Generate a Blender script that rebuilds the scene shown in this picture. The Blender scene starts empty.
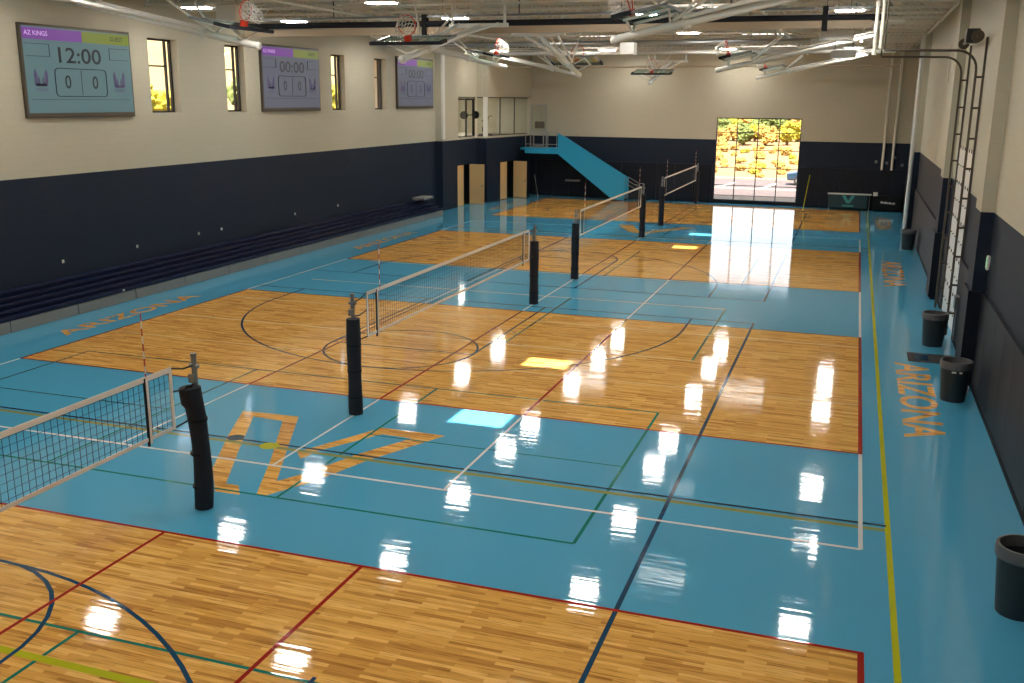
import bpy, bmesh, math, random
from mathutils import Vector, Matrix, noise
random.seed(7)
PI = math.pi
SC = bpy.context.scene
COL = SC.collection

# ------------------------------------------------------------------ materials
def lin(c):
    return tuple(((v/255)/12.92 if v/255 <= .04045 else ((v/255+.055)/1.055)**2.4) for v in c)

def mat(name, rgb, rough=.6, metal=0., spec=.5, vary=0., scale=6., bump=0., coat=0., coat_rough=.05):
    m = bpy.data.materials.new(name); m.use_nodes = True
    nt = m.node_tree; b = nt.nodes['Principled BSDF']
    col = lin(rgb) + (1,)
    b.inputs['Base Color'].default_value = col
    b.inputs['Roughness'].default_value = rough
    b.inputs['Metallic'].default_value = metal
    b.inputs['Specular IOR Level'].default_value = spec
    b.inputs['Coat Weight'].default_value = coat
    b.inputs['Coat Roughness'].default_value = coat_rough
    if vary or bump:
        tc = nt.nodes.new('ShaderNodeTexCoord'); n = nt.nodes.new('ShaderNodeTexNoise')
        n.inputs['Scale'].default_value = scale; n.inputs['Detail'].default_value = 4
        nt.links.new(tc.outputs['Object'], n.inputs['Vector'])
        if vary:
            mx = nt.nodes.new('ShaderNodeMix'); mx.data_type = 'RGBA'
            mx.inputs[6].default_value = tuple(max(0, v*(1-vary)) for v in col[:3]) + (1,)
            mx.inputs[7].default_value = tuple(min(1, v*(1+vary)) for v in col[:3]) + (1,)
            nt.links.new(n.outputs['Fac'], mx.inputs[0]); nt.links.new(mx.outputs[2], b.inputs['Base Color'])
        if bump:
            bp = nt.nodes.new('ShaderNodeBump'); bp.inputs['Strength'].default_value = bump
            nt.links.new(n.outputs['Fac'], bp.inputs['Height']); nt.links.new(bp.outputs[0], b.inputs['Normal'])
    return m

def emit(name, rgb, strength, base=1.):
    m = bpy.data.materials.new(name); m.use_nodes = True
    b = m.node_tree.nodes['Principled BSDF']
    b.inputs['Base Color'].default_value = tuple(v*base for v in lin(rgb)) + (1,)
    b.inputs['Emission Color'].default_value = lin(rgb) + (1,)
    b.inputs['Emission Strength'].default_value = strength
    b.inputs['Roughness'].default_value = .4
    return m

def glass(name, tint=(1, 1, 1), refl=.08):
    m = bpy.data.materials.new(name); m.use_nodes = True; nt = m.node_tree
    nt.nodes.remove(nt.nodes['Principled BSDF']); out = nt.nodes['Material Output']
    t = nt.nodes.new('ShaderNodeBsdfTransparent'); t.inputs[0].default_value = tint + (1,)
    g = nt.nodes.new('ShaderNodeBsdfGlossy'); g.inputs['Roughness'].default_value = .02
    mx = nt.nodes.new('ShaderNodeMixShader'); mx.inputs[0].default_value = refl
    nt.links.new(t.outputs[0], mx.inputs[1]); nt.links.new(g.outputs[0], mx.inputs[2])
    nt.links.new(mx.outputs[0], out.inputs[0])
    return m

def floor_coat(m, wob=.0015):
    """clear glossy finish with a very slight waviness"""
    nt = m.node_tree; b = nt.nodes['Principled BSDF']
    b.inputs['Roughness'].default_value = .42
    b.inputs['Specular IOR Level'].default_value = .0
    b.inputs['Coat Weight'].default_value = 1.
    b.inputs['Coat Roughness'].default_value = .05
    b.inputs['Coat IOR'].default_value = 1.5
    tc = nt.nodes.new('ShaderNodeTexCoord'); mp = nt.nodes.new('ShaderNodeMapping')
    mp.inputs['Scale'].default_value = (.5, 11., 1.)
    n = nt.nodes.new('ShaderNodeTexNoise'); n.inputs['Scale'].default_value = 1.; n.inputs['Detail'].default_value = 2
    bp = nt.nodes.new('ShaderNodeBump'); bp.inputs['Strength'].default_value = 1.; bp.inputs['Distance'].default_value = wob
    nt.links.new(tc.outputs['Object'], mp.inputs[0]); nt.links.new(mp.outputs[0], n.inputs['Vector'])
    nt.links.new(n.outputs['Fac'], bp.inputs['Height']); nt.links.new(bp.outputs[0], b.inputs['Coat Normal'])
    return m

def wood_floor():
    m = bpy.data.materials.new('maple_floor'); m.use_nodes = True; nt = m.node_tree
    b = nt.nodes['Principled BSDF']
    tc = nt.nodes.new('ShaderNodeTexCoord')
    br = nt.nodes.new('ShaderNodeTexBrick')
    br.inputs['Scale'].default_value = 1.; br.inputs['Brick Width'].default_value = .62; br.inputs['Row Height'].default_value = .057
    br.inputs['Mortar Size'].default_value = .0006; br.offset = .37; br.squash = 1.
    br.inputs['Color1'].default_value = (0, 0, 0, 1); br.inputs['Color2'].default_value = (1, 1, 1, 1); br.inputs['Mortar'].default_value = (.1, .1, .1, 1)
    nt.links.new(tc.outputs['Object'], br.inputs['Vector'])
    rp = nt.nodes.new('ShaderNodeValToRGB'); e = rp.color_ramp.elements
    e[0].position = 0.; e[0].color = lin((180, 126, 58)) + (1,)
    e[1].position = 1.; e[1].color = lin((234, 186, 108)) + (1,)
    k = rp.color_ramp.elements.new(.3); k.color = lin((212, 160, 80)) + (1,)
    k = rp.color_ramp.elements.new(.7); k.color = lin((222, 171, 88)) + (1,)
    nt.links.new(br.outputs['Color'], rp.inputs[0])
    mp = nt.nodes.new('ShaderNodeMapping'); mp.inputs['Scale'].default_value = (.8, 17., 1.)
    n = nt.nodes.new('ShaderNodeTexNoise'); n.inputs['Scale'].default_value = 2.4; n.inputs['Detail'].default_value = 6
    nt.links.new(tc.outputs['Object'], mp.inputs[0]); nt.links.new(mp.outputs[0], n.inputs['Vector'])
    r2 = nt.nodes.new('ShaderNodeValToRGB'); e = r2.color_ramp.elements
    e[0].position = .3; e[0].color = (.55, .45, .32, 1); e[1].position = .48; e[1].color = (1.06, 1.03, 1., 1)
    nt.links.new(n.outputs['Fac'], r2.inputs[0])
    mx = nt.nodes.new('ShaderNodeMix'); mx.data_type = 'RGBA'; mx.blend_type = 'MULTIPLY'; mx.inputs[0].default_value = 1.
    nt.links.new(rp.outputs[0], mx.inputs[6]); nt.links.new(r2.outputs[0], mx.inputs[7])
    nt.links.new(mx.outputs[2], b.inputs['Base Color'])
    return floor_coat(m)

def block_wall():
    """painted block wall: navy to the height of the band, warm white above"""
    m = bpy.data.materials.new('painted_block_wall'); m.use_nodes = True; nt = m.node_tree
    b = nt.nodes['Principled BSDF']; b.inputs['Roughness'].default_value = .55; b.inputs['Specular IOR Level'].default_value = .2
    tc = nt.nodes.new('ShaderNodeTexCoord'); sp = nt.nodes.new('ShaderNodeSeparateXYZ')
    nt.links.new(tc.outputs['Object'], sp.inputs[0])
    g = nt.nodes.new('ShaderNodeMath'); g.operation = 'GREATER_THAN'; g.inputs[1].default_value = 3.64
    nt.links.new(sp.outputs['Z'], g.inputs[0])
    mx = nt.nodes.new('ShaderNodeMix'); mx.data_type = 'RGBA'
    mx.inputs[6].default_value = lin((30, 40, 56)) + (1,); mx.inputs[7].default_value = lin((190, 184, 165)) + (1,)
    nt.links.new(g.outputs[0], mx.inputs[0])
    ad = nt.nodes.new('ShaderNodeMath'); ad.operation = 'ADD'
    nt.links.new(sp.outputs['X'], ad.inputs[0]); nt.links.new(sp.outputs['Y'], ad.inputs[1])
    cb = nt.nodes.new('ShaderNodeCombineXYZ'); nt.links.new(ad.outputs[0], cb.inputs[0]); nt.links.new(sp.outputs['Z'], cb.inputs[1])
    br = nt.nodes.new('ShaderNodeTexBrick'); br.inputs['Scale'].default_value = 1.
    br.inputs['Brick Width'].default_value = .4; br.inputs['Row Height'].default_value = .2; br.inputs['Mortar Size'].default_value = .008
    br.inputs['Color1'].default_value = (1, 1, 1, 1); br.inputs['Color2'].default_value = (.93, .93, .93, 1); br.inputs['Mortar'].default_value = (.82, .82, .82, 1)
    nt.links.new(cb.outputs[0], br.inputs['Vector'])
    ml = nt.nodes.new('ShaderNodeMix'); ml.data_type = 'RGBA'; ml.blend_type = 'MULTIPLY'; ml.inputs[0].default_value = .3
    nt.links.new(mx.outputs[2], ml.inputs[6]); nt.links.new(br.outputs['Color'], ml.inputs[7])
    nt.links.new(ml.outputs[2], b.inputs['Base Color'])
    bp = nt.nodes.new('ShaderNodeBump'); bp.inputs['Strength'].default_value = .35; bp.inputs['Distance'].default_value = .004
    nt.links.new(br.outputs['Fac'], bp.inputs['Height']); bp.invert = True
    nt.links.new(bp.outputs[0], b.inputs['Normal'])
    return m

M = dict(
    wood=wood_floor(),
    blue=floor_coat(mat('blue_floor_paint', (76, 158, 194), vary=.03, scale=.5)),
    red=floor_coat(mat('red_line', (150, 32, 26))), white=floor_coat(mat('white_line', (215, 218, 215))),
    navyl=floor_coat(mat('navy_line', (14, 60, 92))), green=floor_coat(mat('green_line', (18, 112, 98))),
    yellow=floor_coat(mat('yellow_line', (176, 178, 30))), pale=floor_coat(mat('pale_line', (232, 214, 164))),
    greenp=floor_coat(mat('olive_line', (132, 140, 84))),
    wall=block_wall(),
    beige=mat('warm_white_paint', (184, 174, 150), .6, vary=.02, scale=2),
    navy=mat('navy_paint', (45, 53, 70), .5), pad=mat('navy_vinyl_padding', (18, 24, 36), .5, spec=.25, vary=.1, scale=3),
    black=mat('black_metal', (12, 13, 16), .6, spec=.2), blackf=mat('black_fabric', (14, 18, 30), .8, vary=.15, scale=14, bump=.25),
    deck=mat('ceiling_deck_paint', (205, 198, 184), .6), steel=mat('off_white_steel', (222, 218, 206), .4, spec=.5),
    duct=mat('galvanised_metal', (170, 172, 172), .3, .7), grey=mat('grey_metal', (128, 130, 132), .38, .6),
    whitep=mat('white_paint', (226, 224, 218), .4), tan=mat('beige_vinyl', (176, 160, 138), .6),
    rim=mat('orange_red_rim', (206, 52, 28), .35), net=mat('white_cord', (225, 222, 214), .8),
    tape=mat('white_net_tape', (222, 214, 202), .7), cord=mat('dark_net_cord', (22, 34, 52), .8),
    teal=mat('teal_metal', (34, 152, 200), .4), bench=mat('blue_bleacher_plastic', (12, 24, 56), .4, spec=.3),
    skirt=mat('grey_bleacher_skirt', (124, 124, 120), .5), door=mat('birch_door', (214, 176, 122), .5, vary=.05, scale=5),
    bin=mat('dark_grey_plastic', (38, 42, 44), .45), binrim=mat('grey_plastic_lid', (92, 92, 94), .4),
    frame=mat('dark_bronze_frame', (44, 40, 38), .4, .4), pane=glass('window_glass', (1, 1, 1), .05),
    bglass=glass('tempered_glass', (.72, .84, .8), .18), mglass=glass('mezzanine_glass', (.9, .92, .9), .08),
    led=emit('led_lens', (255, 250, 240), 85.), dif=mat('white_enamel', (230, 226, 216), .35),
    screen=emit('scoreboard_screen', (112, 148, 154), .34, .25), screen2=emit('dim_scoreboard_screen', (108, 114, 132), .4, .25),
    purple=emit('purple_screen_bar', (118, 62, 150), .6, .3), olive=emit('olive_screen_bar', (122, 136, 44), .5, .3),
    ink=mat('dark_screen_figures', (38, 46, 52), .6), inkf=mat('faint_screen_figures', (66, 70, 80), .6), inkp=mat('violet_screen_mark', (92, 82, 124), .6), inkl=emit('pale_screen_letters', (190, 150, 210), .5),
    track=mat('brown_galvanised_track', (88, 80, 70), .5, .4), rubber=mat('black_rubber', (20, 20, 22), .7),
    sand=mat('desert_sand', (122, 95, 60), .95, vary=.22, scale=.35), asphalt=mat('asphalt', (76, 66, 66), .9, vary=.08, scale=2.),
    kerb=mat('concrete', (140, 128, 114), .9), leafy=mat('golden_foliage', (146, 138, 36), .9, vary=.45, scale=3.5),
    leafg=mat('green_foliage', (80, 90, 38), .9, vary=.5, scale=3.), leafd=mat('dry_straw_foliage', (150, 120, 58), .95, vary=.35, scale=4),
    trunk=mat('bark', (88, 68, 48), .9, vary=.2), rock=mat('pale_rock', (128, 112, 74), .95, vary=.2, scale=.4),
    car=mat('dark_blue_car_paint', (34, 58, 78), .25, coat=.8), stucco=mat('tan_stucco', (120, 98, 80), .9, vary=.06), white2=mat('white_paint_stripe', (190, 188, 184), .7),
    sign=emit('green_indicator', (150, 200, 160), .6), banner=mat('dark_teal_banner', (16, 54, 66), .6), tealm=mat('teal_print', (60, 150, 150), .6),
    redp=mat('red_plastic', (168, 40, 34), .5),
)

# ------------------------------------------------------------------ mesh builder
class MB:
    def __init__(s, *mats): s.v = []; s.f = []; s.mi = []; s.mats = [M[m] for m in mats]
    def add(s, vs, fs, mi=0, T=None):
        o = len(s.v)
        s.v += [tuple(T @ Vector(p)) if T else tuple(p) for p in vs]
        for f in fs: s.f.append([o+i for i in f]); s.mi.append(mi)
    def box(s, a, b, mi=0, T=None):
        x0, y0, z0 = [min(p, q) for p, q in zip(a, b)]; x1, y1, z1 = [max(p, q) for p, q in zip(a, b)]
        s.add([(x0,y0,z0),(x1,y0,z0),(x1,y1,z0),(x0,y1,z0),(x0,y0,z1),(x1,y0,z1),(x1,y1,z1),(x0,y1,z1)],
              [(0,3,2,1),(4,5,6,7),(0,1,5,4),(1,2,6,5),(2,3,7,6),(3,0,4,7)], mi, T)
    def tube(s, p, q, r, mi=0, n=10, r2=None, T=None, cap=True):
        p, q = Vector(p), Vector(q); d = (q-p)
        if d.length < 1e-6: return
        d.normalize(); u = d.orthogonal().normalized(); w = d.cross(u); r2 = r if r2 is None else r2
        vs = []
        for c, rr in ((p, r), (q, r2)):
            for i in range(n):
                a = 2*PI*i/n; vs.append(c + (u*math.cos(a)+w*math.sin(a))*rr)
        fs = [(i, (i+1) % n, n+(i+1) % n, n+i) for i in range(n)]
        if cap: fs += [tuple(range(n))[::-1], tuple(range(n, 2*n))]
        s.add(vs, fs, mi, T)
    def path(s, pts, r, mi=0, n=8, T=None):
        for a, b in zip(pts, pts[1:]): s.tube(a, b, r, mi, n, T=T)
    def bar(s, p, q, w, h, mi=0, T=None):
        """rectangular bar between two points"""
        p, q = Vector(p), Vector(q); d = (q-p).normalized()
        up = Vector((0, 0, 1)) if abs(d.z) < .95 else Vector((1, 0, 0))
        a = d.cross(up).normalized()*w/2; b = a.cross(d).normalized()*h/2
        s.add([p-a-b, p+a-b, p+a+b, p-a+b, q-a-b, q+a-b, q+a+b, q-a+b],
              [(0,1,2,3),(7,6,5,4),(0,4,5,1),(1,5,6,2),(2,6,7,3),(3,7,4,0)], mi, T)
    def quad(s, pts, mi=0, T=None): s.add(pts, [tuple(range(len(pts)))], mi, T)
    def poly(s, pts, z, mi=0): s.quad([(x, y, z) for x, y in pts], mi)
    def prism(s, pts, ax, a, b, mi=0):
        """extrude a 2-D outline along axis ax from a to b"""
        def P(u, v, w): return {0: (w, u, v), 1: (u, w, v), 2: (u, v, w)}[ax]
        n = len(pts)
        s.add([P(u, v, a) for u, v in pts]+[P(u, v, b) for u, v in pts],
              [tuple(range(n))[::-1], tuple(range(n, 2*n))]+[(i, (i+1) % n, n+(i+1) % n, n+i) for i in range(n)], mi)
    def lathe(s, prof, c=(0, 0, 0), mi=0, n=24, T=None):
        vs = []
        for r, z in prof:
            for i in range(n): a = 2*PI*i/n; vs.append((c[0]+r*math.cos(a), c[1]+r*math.sin(a), c[2]+z))
        fs = []
        for k in range(len(prof)-1):
            for i in range(n): fs.append((k*n+i, k*n+(i+1) % n, (k+1)*n+(i+1) % n, (k+1)*n+i))
        s.add(vs, fs, mi, T)
    def ball(s, c, r, mi=0, n=12, m=8, T=None):
        prof = [(max(1e-4, r*math.sin(PI*k/m)), -r*math.cos(PI*k/m)) for k in range(m+1)]
        s.lathe(prof, c, mi, n, T)
    def build(s, name, parent=None, smooth=False, bevel=0):
        me = bpy.data.meshes.new(name); me.from_pydata([tuple(p) for p in s.v], [], s.f)
        for m in s.mats: me.materials.append(m)
        me.polygons.foreach_set('material_index', s.mi)
        bm = bmesh.new(); bm.from_mesh(me); bmesh.ops.recalc_face_normals(bm, faces=bm.faces); bm.to_mesh(me); bm.free()
        if smooth: me.polygons.foreach_set('use_smooth', [True]*len(me.polygons))
        o = bpy.data.objects.new(name, me); COL.objects.link(o)
        if smooth:
            me.set_sharp_from_angle(angle=math.radians(40))
        if bevel:
            b = o.modifiers.new('bevel', 'BEVEL'); b.width = bevel; b.segments = 2; b.limit_method = 'ANGLE'
        if parent: o.parent = parent
        return o

def tag(o, label=None, cat=None, group=None, kind=None):
    if label: o['label'] = label
    if cat: o['category'] = cat
    if group: o['group'] = group
    if kind: o['kind'] = kind
    return o
def empty(name, loc=(0, 0, 0), rz=0., **k):
    o = bpy.data.objects.new(name, None); COL.objects.link(o); o.location = loc; o.rotation_euler = (0, 0, rz)
    o.empty_display_size = .2
    return tag(o, **k)
def copy_tree(o, parent=None):
    c = o.copy(); COL.objects.link(c); c.parent = parent
    for ch in list(o.children): copy_tree(ch, c)
    return c
def struct(o, label=None, cat=None): return tag(o, label, cat, kind='structure')

_glyph = {}
def text_geo(body, size=1., bold=0.):
    """flat outline letters as vertices and faces (baseline at y=0, starts at x=0)"""
    k = (body, bold)
    if k not in _glyph:
        cu = bpy.data.curves.new('t', 'FONT'); cu.body = body; cu.offset = bold; cu.resolution_u = 3
        ob = bpy.data.objects.new('t', cu); COL.objects.link(ob)
        dg = bpy.context.evaluated_depsgraph_get(); dg.update(); me = ob.evaluated_get(dg).to_mesh()
        _glyph[k] = ([v.co.copy() for v in me.vertices], [tuple(p.vertices) for p in me.polygons])
        bpy.data.objects.remove(ob); bpy.data.curves.remove(cu)
    v, f = _glyph[k]
    x0 = min(p.x for p in v); x1 = max(p.x for p in v); y0 = min(p.y for p in v); y1 = max(p.y for p in v)
    s = size/(y1-y0)
    return [Vector(((p.x-x0)*s, (p.y-y0)*s, 0)) for p in v], f, (x1-x0)*s

# ------------------------------------------------------------------ camera (about 5.8 m up, on the viewing level)
F, YAW, PITCH, ROLL = 982.51, .329102, .241118, .007898
CP = Vector((8.48435, -16.76967, 5.77263))
cy, sy, cp, sp = math.cos(YAW), math.sin(YAW), math.cos(PITCH), math.sin(PITCH)
fwd = Vector((-sy*cp, cy*cp, -sp)); right = Vector((cy, sy, 0)); up = right.cross(fwd)
r2 = math.cos(ROLL)*right+math.sin(ROLL)*up; u2 = -math.sin(ROLL)*right+math.cos(ROLL)*up
cam = bpy.data.cameras.new('camera'); co = bpy.data.objects.new('camera', cam); COL.objects.link(co)
Rm = Matrix((r2, u2, -fwd)).transposed().to_4x4(); Rm.translation = CP
co.matrix_world = Rm; cam.sensor_width = 36; cam.lens = F*36/1024; cam.clip_end = 600; cam.clip_start = .05
SC.camera = co

# ------------------------------------------------------------------ floor with its court markings
XL, XR, YN = -12.4, 11.25, -21.
Z3 = 15.46; Z3T = 24.3; Z4 = 30.85; Z4T = 40.6
fl = MB('blue', 'wood', 'red', 'white', 'navyl', 'green', 'yellow', 'pale', 'greenp')
fl.box((-17.5, YN, -.3), (XR+.4, 43.4, 0), 0)
ZONES = [(-15.6, -6.55), (0, 8.95), (Z3, Z3T), (Z4, Z4T)]
for a, b in ZONES: fl.poly([(-9.03, a), (9.03, a), (9.03, b), (-9.03, b)], .001, 1)
def ln(p, q, w, mi, z=.002):
    p, q = Vector(p), Vector(q); d = (q-p).normalized(); n = Vector((-d.y, d.x))*w/2
    fl.poly([tuple(p-n), tuple(q-n), tuple(q+n), tuple(p+n)], z, mi)
def arc(cx, cy_, r, a0, a1, w, mi, z=.0028, n=40):
    pts = [math.radians(a0+(a1-a0)*i/n) for i in range(n+1)]
    for t0, t1 in zip(pts, pts[1:]):
        fl.poly([(cx+(r-w/2)*math.cos(t0), cy_+(r-w/2)*math.sin(t0)), (cx+(r+w/2)*math.cos(t0), cy_+(r+w/2)*math.sin(t0)),
                 (cx+(r+w/2)*math.cos(t1), cy_+(r+w/2)*math.sin(t1)), (cx+(r-w/2)*math.cos(t1), cy_+(r-w/2)*math.sin(t1))], z, mi)
W = .055
def disc(cx, cy_, r, mi): fl.poly([(cx+r*math.cos(2*PI*i/20), cy_+r*math.sin(2*PI*i/20)) for i in range(20)], .004, mi)
for a, b in ZONES:                      # red volleyball courts
    for x in (-9, 9): ln((x, a), (x, b), .07, 2, .0034)
    for y in (a, b): ln((-9.03, y), (9.03, y), W, 2, .0034)
    for x in (-3, 0, 3): ln((x, a), (x, b), W, 2, .0034)
WY = [(-3.87, -.03), (8.98, Z3-.03), (Z3T+.03, 28.3)]
for a, b in WY:                         # white lines where the long court crosses the blue
    for x in (-9, -3, 0, 3, 9): ln((x, a), (x, b), .06 if abs(x) == 9 else .045, 3, .0036)
for y in (-3.87, 28.3): ln((-9, y), (9, y), .06, 3, .0036)
for base, sgn in ((9.65, -1), (12.85, 1)):     # two basketball courts marked in navy
    for b0, s in ((base, sgn), (base+sgn*25.2, -sgn)):
        ln((-9.05, b0), (6.3, b0), W, 4, .0030)
        hoop_y = b0+s*1.55; ft = b0+s*5.75; cx = -1.37
        for x in (-7.39, 4.65): ln((x, b0), (x, hoop_y), W, 4, .0030)
        arc(cx, hoop_y, 6.02, 180 if s > 0 else 180, 0 if s > 0 else 360, W, 4, .0030, 48)
        for x in (-3.2, .46): ln((x, b0), (x, ft), W, 4, .0031)
        ln((-3.2, ft), (.46, ft), W, 4, .0031)
        arc(cx, ft, 1.83, 0, 360, W, 4, .0029, 36)
        for x in (-3.3, .56):
            for k in range(4): ln((x, b0+s*(2.4+.85*k)), (x+(-.12 if x < 0 else .12), b0+s*(2.4+.85*k)), W, 4, .0031)
    ln((6.3, base), (6.3, base+sgn*25.2), .06, 4, .0031)
    mid = base+sgn*12.75
    ln((-9.05, mid+.13), (9.34, mid+.13), .06, 4, .0032)
    ln((-9.05, mid-.02), (9.34, mid-.02), .11, 8, .0024)
ln((3.7, -8.93), (3.7, -10.2), .05, 4, .0033)
ln((9.36, -15), (9.36, 41), .075, 6, .0026)
ln((-9.3, -9.5), (3.4, -9.62), .11, 6, .0026)
for a, b in ((-15.1, -9.02), (-5, 1.05), (5.15, 11.25), (15.3, 21.4), (25.4, 31.5)):    # green pickleball courts
    on = 5
    for x in ((-8.05, -3.5, .78, 5.36) if a < 0 else (.78, 5.36)): ln((x, a), (x, b), .05, on, .0022)
    for y in (a, b): ln((-8.05, y), (5.36, y), .05, on if a < 0 else 7, .0022)
    m_ = (a+b)/2
    if a > 0: continue
    ln((.78, m_), (5.36, m_), .04, on, .0022); ln((-8.05, m_), (-3.5, m_), .04, on, .0022)
ln((-9, 7.85), (9, 7.85), .05, 7, .0025); ln((-9, 5.15), (5.4, 5.15), .05, 7, .0025)
ln((-9, 2.9), (9, 2.9), .03, 7, .0025)
for y in (17.6, 20.6, 22.7, 33.0, 37.6): ln((-9, y), (9, y), .04, 7, .0025)
# emblem drawn in bare wood on the blue
def emblem(f):
    O = [(-.22,-5.10),(-.84,-4.29),(-1.52,-2.88),(-2.09,-1.58),(-.92,-1.52),(-.16,-3.17),(.43,-4.43),(.71,-3.93),(1.03,-2.96),(1.56,-1.91),
         (.98,-1.88),(.37,-2.98),(.27,-3.46),(.04,-3.18),(.52,-2.21),(.82,-1.56),(2.06,-1.57),(1.34,-3.14),(.98,-4.23),(.58,-4.99),(.44,-5.01)]
    quads = [[(-.22,-5.10),(.21,-5.09),(-.02,-4.78),(-.30,-4.78)],
             [(-.22,-5.10),(-.84,-4.29),(-1.52,-2.88),(-2.09,-1.58),(-1.71,-1.81),(-.98,-3.32),(-.24,-4.80)],
             [(-2.09,-1.58),(-.92,-1.52),(-1.06,-1.85),(-1.71,-1.81)],
             [(-.92,-1.52),(-.16,-3.17),(.43,-4.43),(.58,-4.99),(.44,-5.01),(-.18,-3.63),(-1.06,-1.85)],
             [(.43,-4.43),(.71,-3.93),(.98,-4.23),(.58,-4.99)],
             [(.71,-3.93),(1.03,-2.96),(1.34,-3.14),(.98,-4.23)],
             [(1.03,-2.96),(1.56,-1.91),(2.06,-1.57),(1.34,-3.14)],
             [(1.56,-1.91),(.98,-1.88),(.82,-1.56),(2.06,-1.57)],
             [(.98,-1.88),(.82,-1.56),(.52,-2.21),(.04,-3.18),(.27,-3.46),(.37,-2.98)]]
    for q in quads: fl.poly([f(x, y) for x, y in q], .0014, 1)
emblem(lambda x, y: (x, y))
def v_mark(cx, cy_):                    # the pale chevron mark on the far blue strip
    for p in ([(-1.9, 29.6), (-1.3, 29.6), (-.35, 27.0), (-.7, 26.8)], [(-.7, 26.8), (-.35, 27.0), (1.1, 29.7), (1.7, 29.7), (-.1, 26.7)],
              [(-1.9, 29.6), (-1.9, 29.2), (-1.0, 27.2), (-.7, 26.8)]):
        fl.poly([(x+cx, y+cy_) for x, y in p], .0014, 1)
v_mark(0, 0)
disc(-1.33, -2.93, .15, 4)      # small navy and yellow floor caps
disc(-.55, -3.09, .17, 6)
for yc in (3.95, 19.6, 35.):            # team lettering along both side strips
    for side in (1, -1):
        v, f, w = text_geo('ARIZONA', .72, .02)
        k = 5.5/w
        if side > 0: T = [(9.74+p.y, yc+2.75-p.x*k, .0016) for p in v]
        else: T = [(-9.66-p.y*.75, yc+.9-2.75+p.x*k, .0016) for p in v]
        fl.add(T, f, 1)
floor = fl.build('floor'); struct(floor, 'glossy blue and maple sports floor with painted court lines', 'floor')

# ------------------------------------------------------------------ walls
DECK = 9.0
def wall_x(mb, x0, x1, y0, y1, z0, z1, holes=()):
    """wall slab in a plane of constant x with rectangular holes (ya, yb, za, zb)"""
    ys = sorted({y0, y1, *[h[0] for h in holes], *[h[1] for h in holes]})
    for a, b in zip(ys, ys[1:]):
        zs = [z0]
        hh = sorted([h for h in holes if h[0] <= a+1e-6 and h[1] >= b-1e-6], key=lambda h: h[2])
        lo = z0
        for h in hh:
            if h[2] > lo: mb.box((x0, a, lo), (x1, b, h[2]))
            lo = h[3]
        if lo < z1: mb.box((x0, a, lo), (x1, b, z1))
WIN = [(9.42, 10.85), (13.42, 14.58), (20.85, 22.0), (24.8, 26.0)]
wz0, wz1 = 5.29, 7.56
wl = MB('wall'); wall_x(wl, XL-.32, XL, YN, 31.7, 0, DECK+.6, [(a, b, wz0, wz1) for a, b in WIN])
struct(wl.build('wall_left'), 'left side wall, cream above and navy below, behind the bleachers', 'wall')
for i, (a, b) in enumerate(WIN):
    w = empty('window_%d' % (i+1), (XL-.3, (a+b)/2, (wz0+wz1)/2), kind='structure')
    tag(w, 'narrow tall window high on the left wall, %s from the camera end' % ['first', 'second', 'third', 'fourth'][i], 'window')
    h = (b-a)/2; H = (wz1-wz0)/2
    m = MB('frame')
    for s in (-1, 1): m.box((-.03, s*h, -H), (.05, s*(h-.07), H)); m.box((-.03, -h, s*H), (.05, h, s*(H-.06)))
    m.box((-.03, h-.30, -H), (.05, h-.24, H)); m.box((-.02, -h, .28), (.04, h-.24, .33))
    m.build('window_frame', w)
    m = MB('pane'); m.box((0, -h+.07, -H+.06), (.012, h-.07, H-.06)); m.build('pane', w)

# door block and mezzanine at the far left
B1, B2, YJ, YE = -12.0, -11.4, 36.7, 43.2
b1 = MB('wall')
D1 = (33.7, 35.55, 0, 2.3); D2 = (38.4, 40.25, 0, 2.25)
ZM0, ZM1 = 3.74, 5.92
wall_x(b1, B1-.3, B1, 31.7, YJ+.3, 0, ZM0, [D1])
wall_x(b1, B1-.3, B1, 31.7, YJ+.3, ZM1, DECK+.6)
b1.box((XL-.3, 31.7, 0), (B1-.3, 31.95, DECK+.6)); b1.box((B1, YJ, 0), (B2-.3, YJ+.3, ZM0)); b1.box((B1, YJ, ZM1), (B2-.3, YJ+.3, DECK+.6))
b1.box((B1-.3, 31.7, ZM0), (B1, 33.9, ZM1))
AJ = -.12
b2 = MB('wall'); wall_x(b2, -.3, 0, 0, 6.2, 0, ZM0, [(D2[0]-YJ, D2[1]-YJ, 0, D2[3])]); wall_x(b2, -.3, 0, 0, 6.2, ZM1, DECK+.6)
o = b2.build('wall_stair_side'); o.location = (B2, YJ, 0); o.rotation_euler = (0, 0, AJ); struct(o, 'navy and cream wall block right of the step, with the second double door', 'wall')
b1.build('wall_mezzanine'); struct(bpy.data.objects['wall_mezzanine'], 'stepped wall block with two double doors below the mezzanine', 'wall')
m = MB('whitep'); m.box((B2-.2, YJ-.04, ZM0-.01), (B2+.02, YJ+.15, ZM1)); m.box((B1-.05, 31.66, ZM0), (B1+.05, 31.95, DECK-.4)); m.build('trim_1')
struct(bpy.data.objects['trim_1'], 'white columns between the mezzanine openings', 'trim')
mz = MB('beige', 'kerb', 'black')
mz.box((-17.2, 31.95, 3.4), (B1-.31, YE, ZM0-.02), 1); mz.box((B1-.31, YJ+.31, 3.4), (B2-.31, YE, ZM0-.02), 1); mz.box((-17.3, 31.95, 0), (-17.1, YE, DECK), 0); mz.box((-17.2, 31.7, 0), (XL-.3, 31.95, DECK), 0)
mz.box((-17.2, YE-.1, 0), (B2-.3, YE+.2, DECK), 0); mz.box((-17.2, 31.95, 6.3), (B1-.3, YE, 6.4), 0)
mz.build('wall_mezzanine_room'); struct(bpy.data.objects['wall_mezzanine_room'], 'beige room shell behind the mezzanine glass', 'wall')
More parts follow.
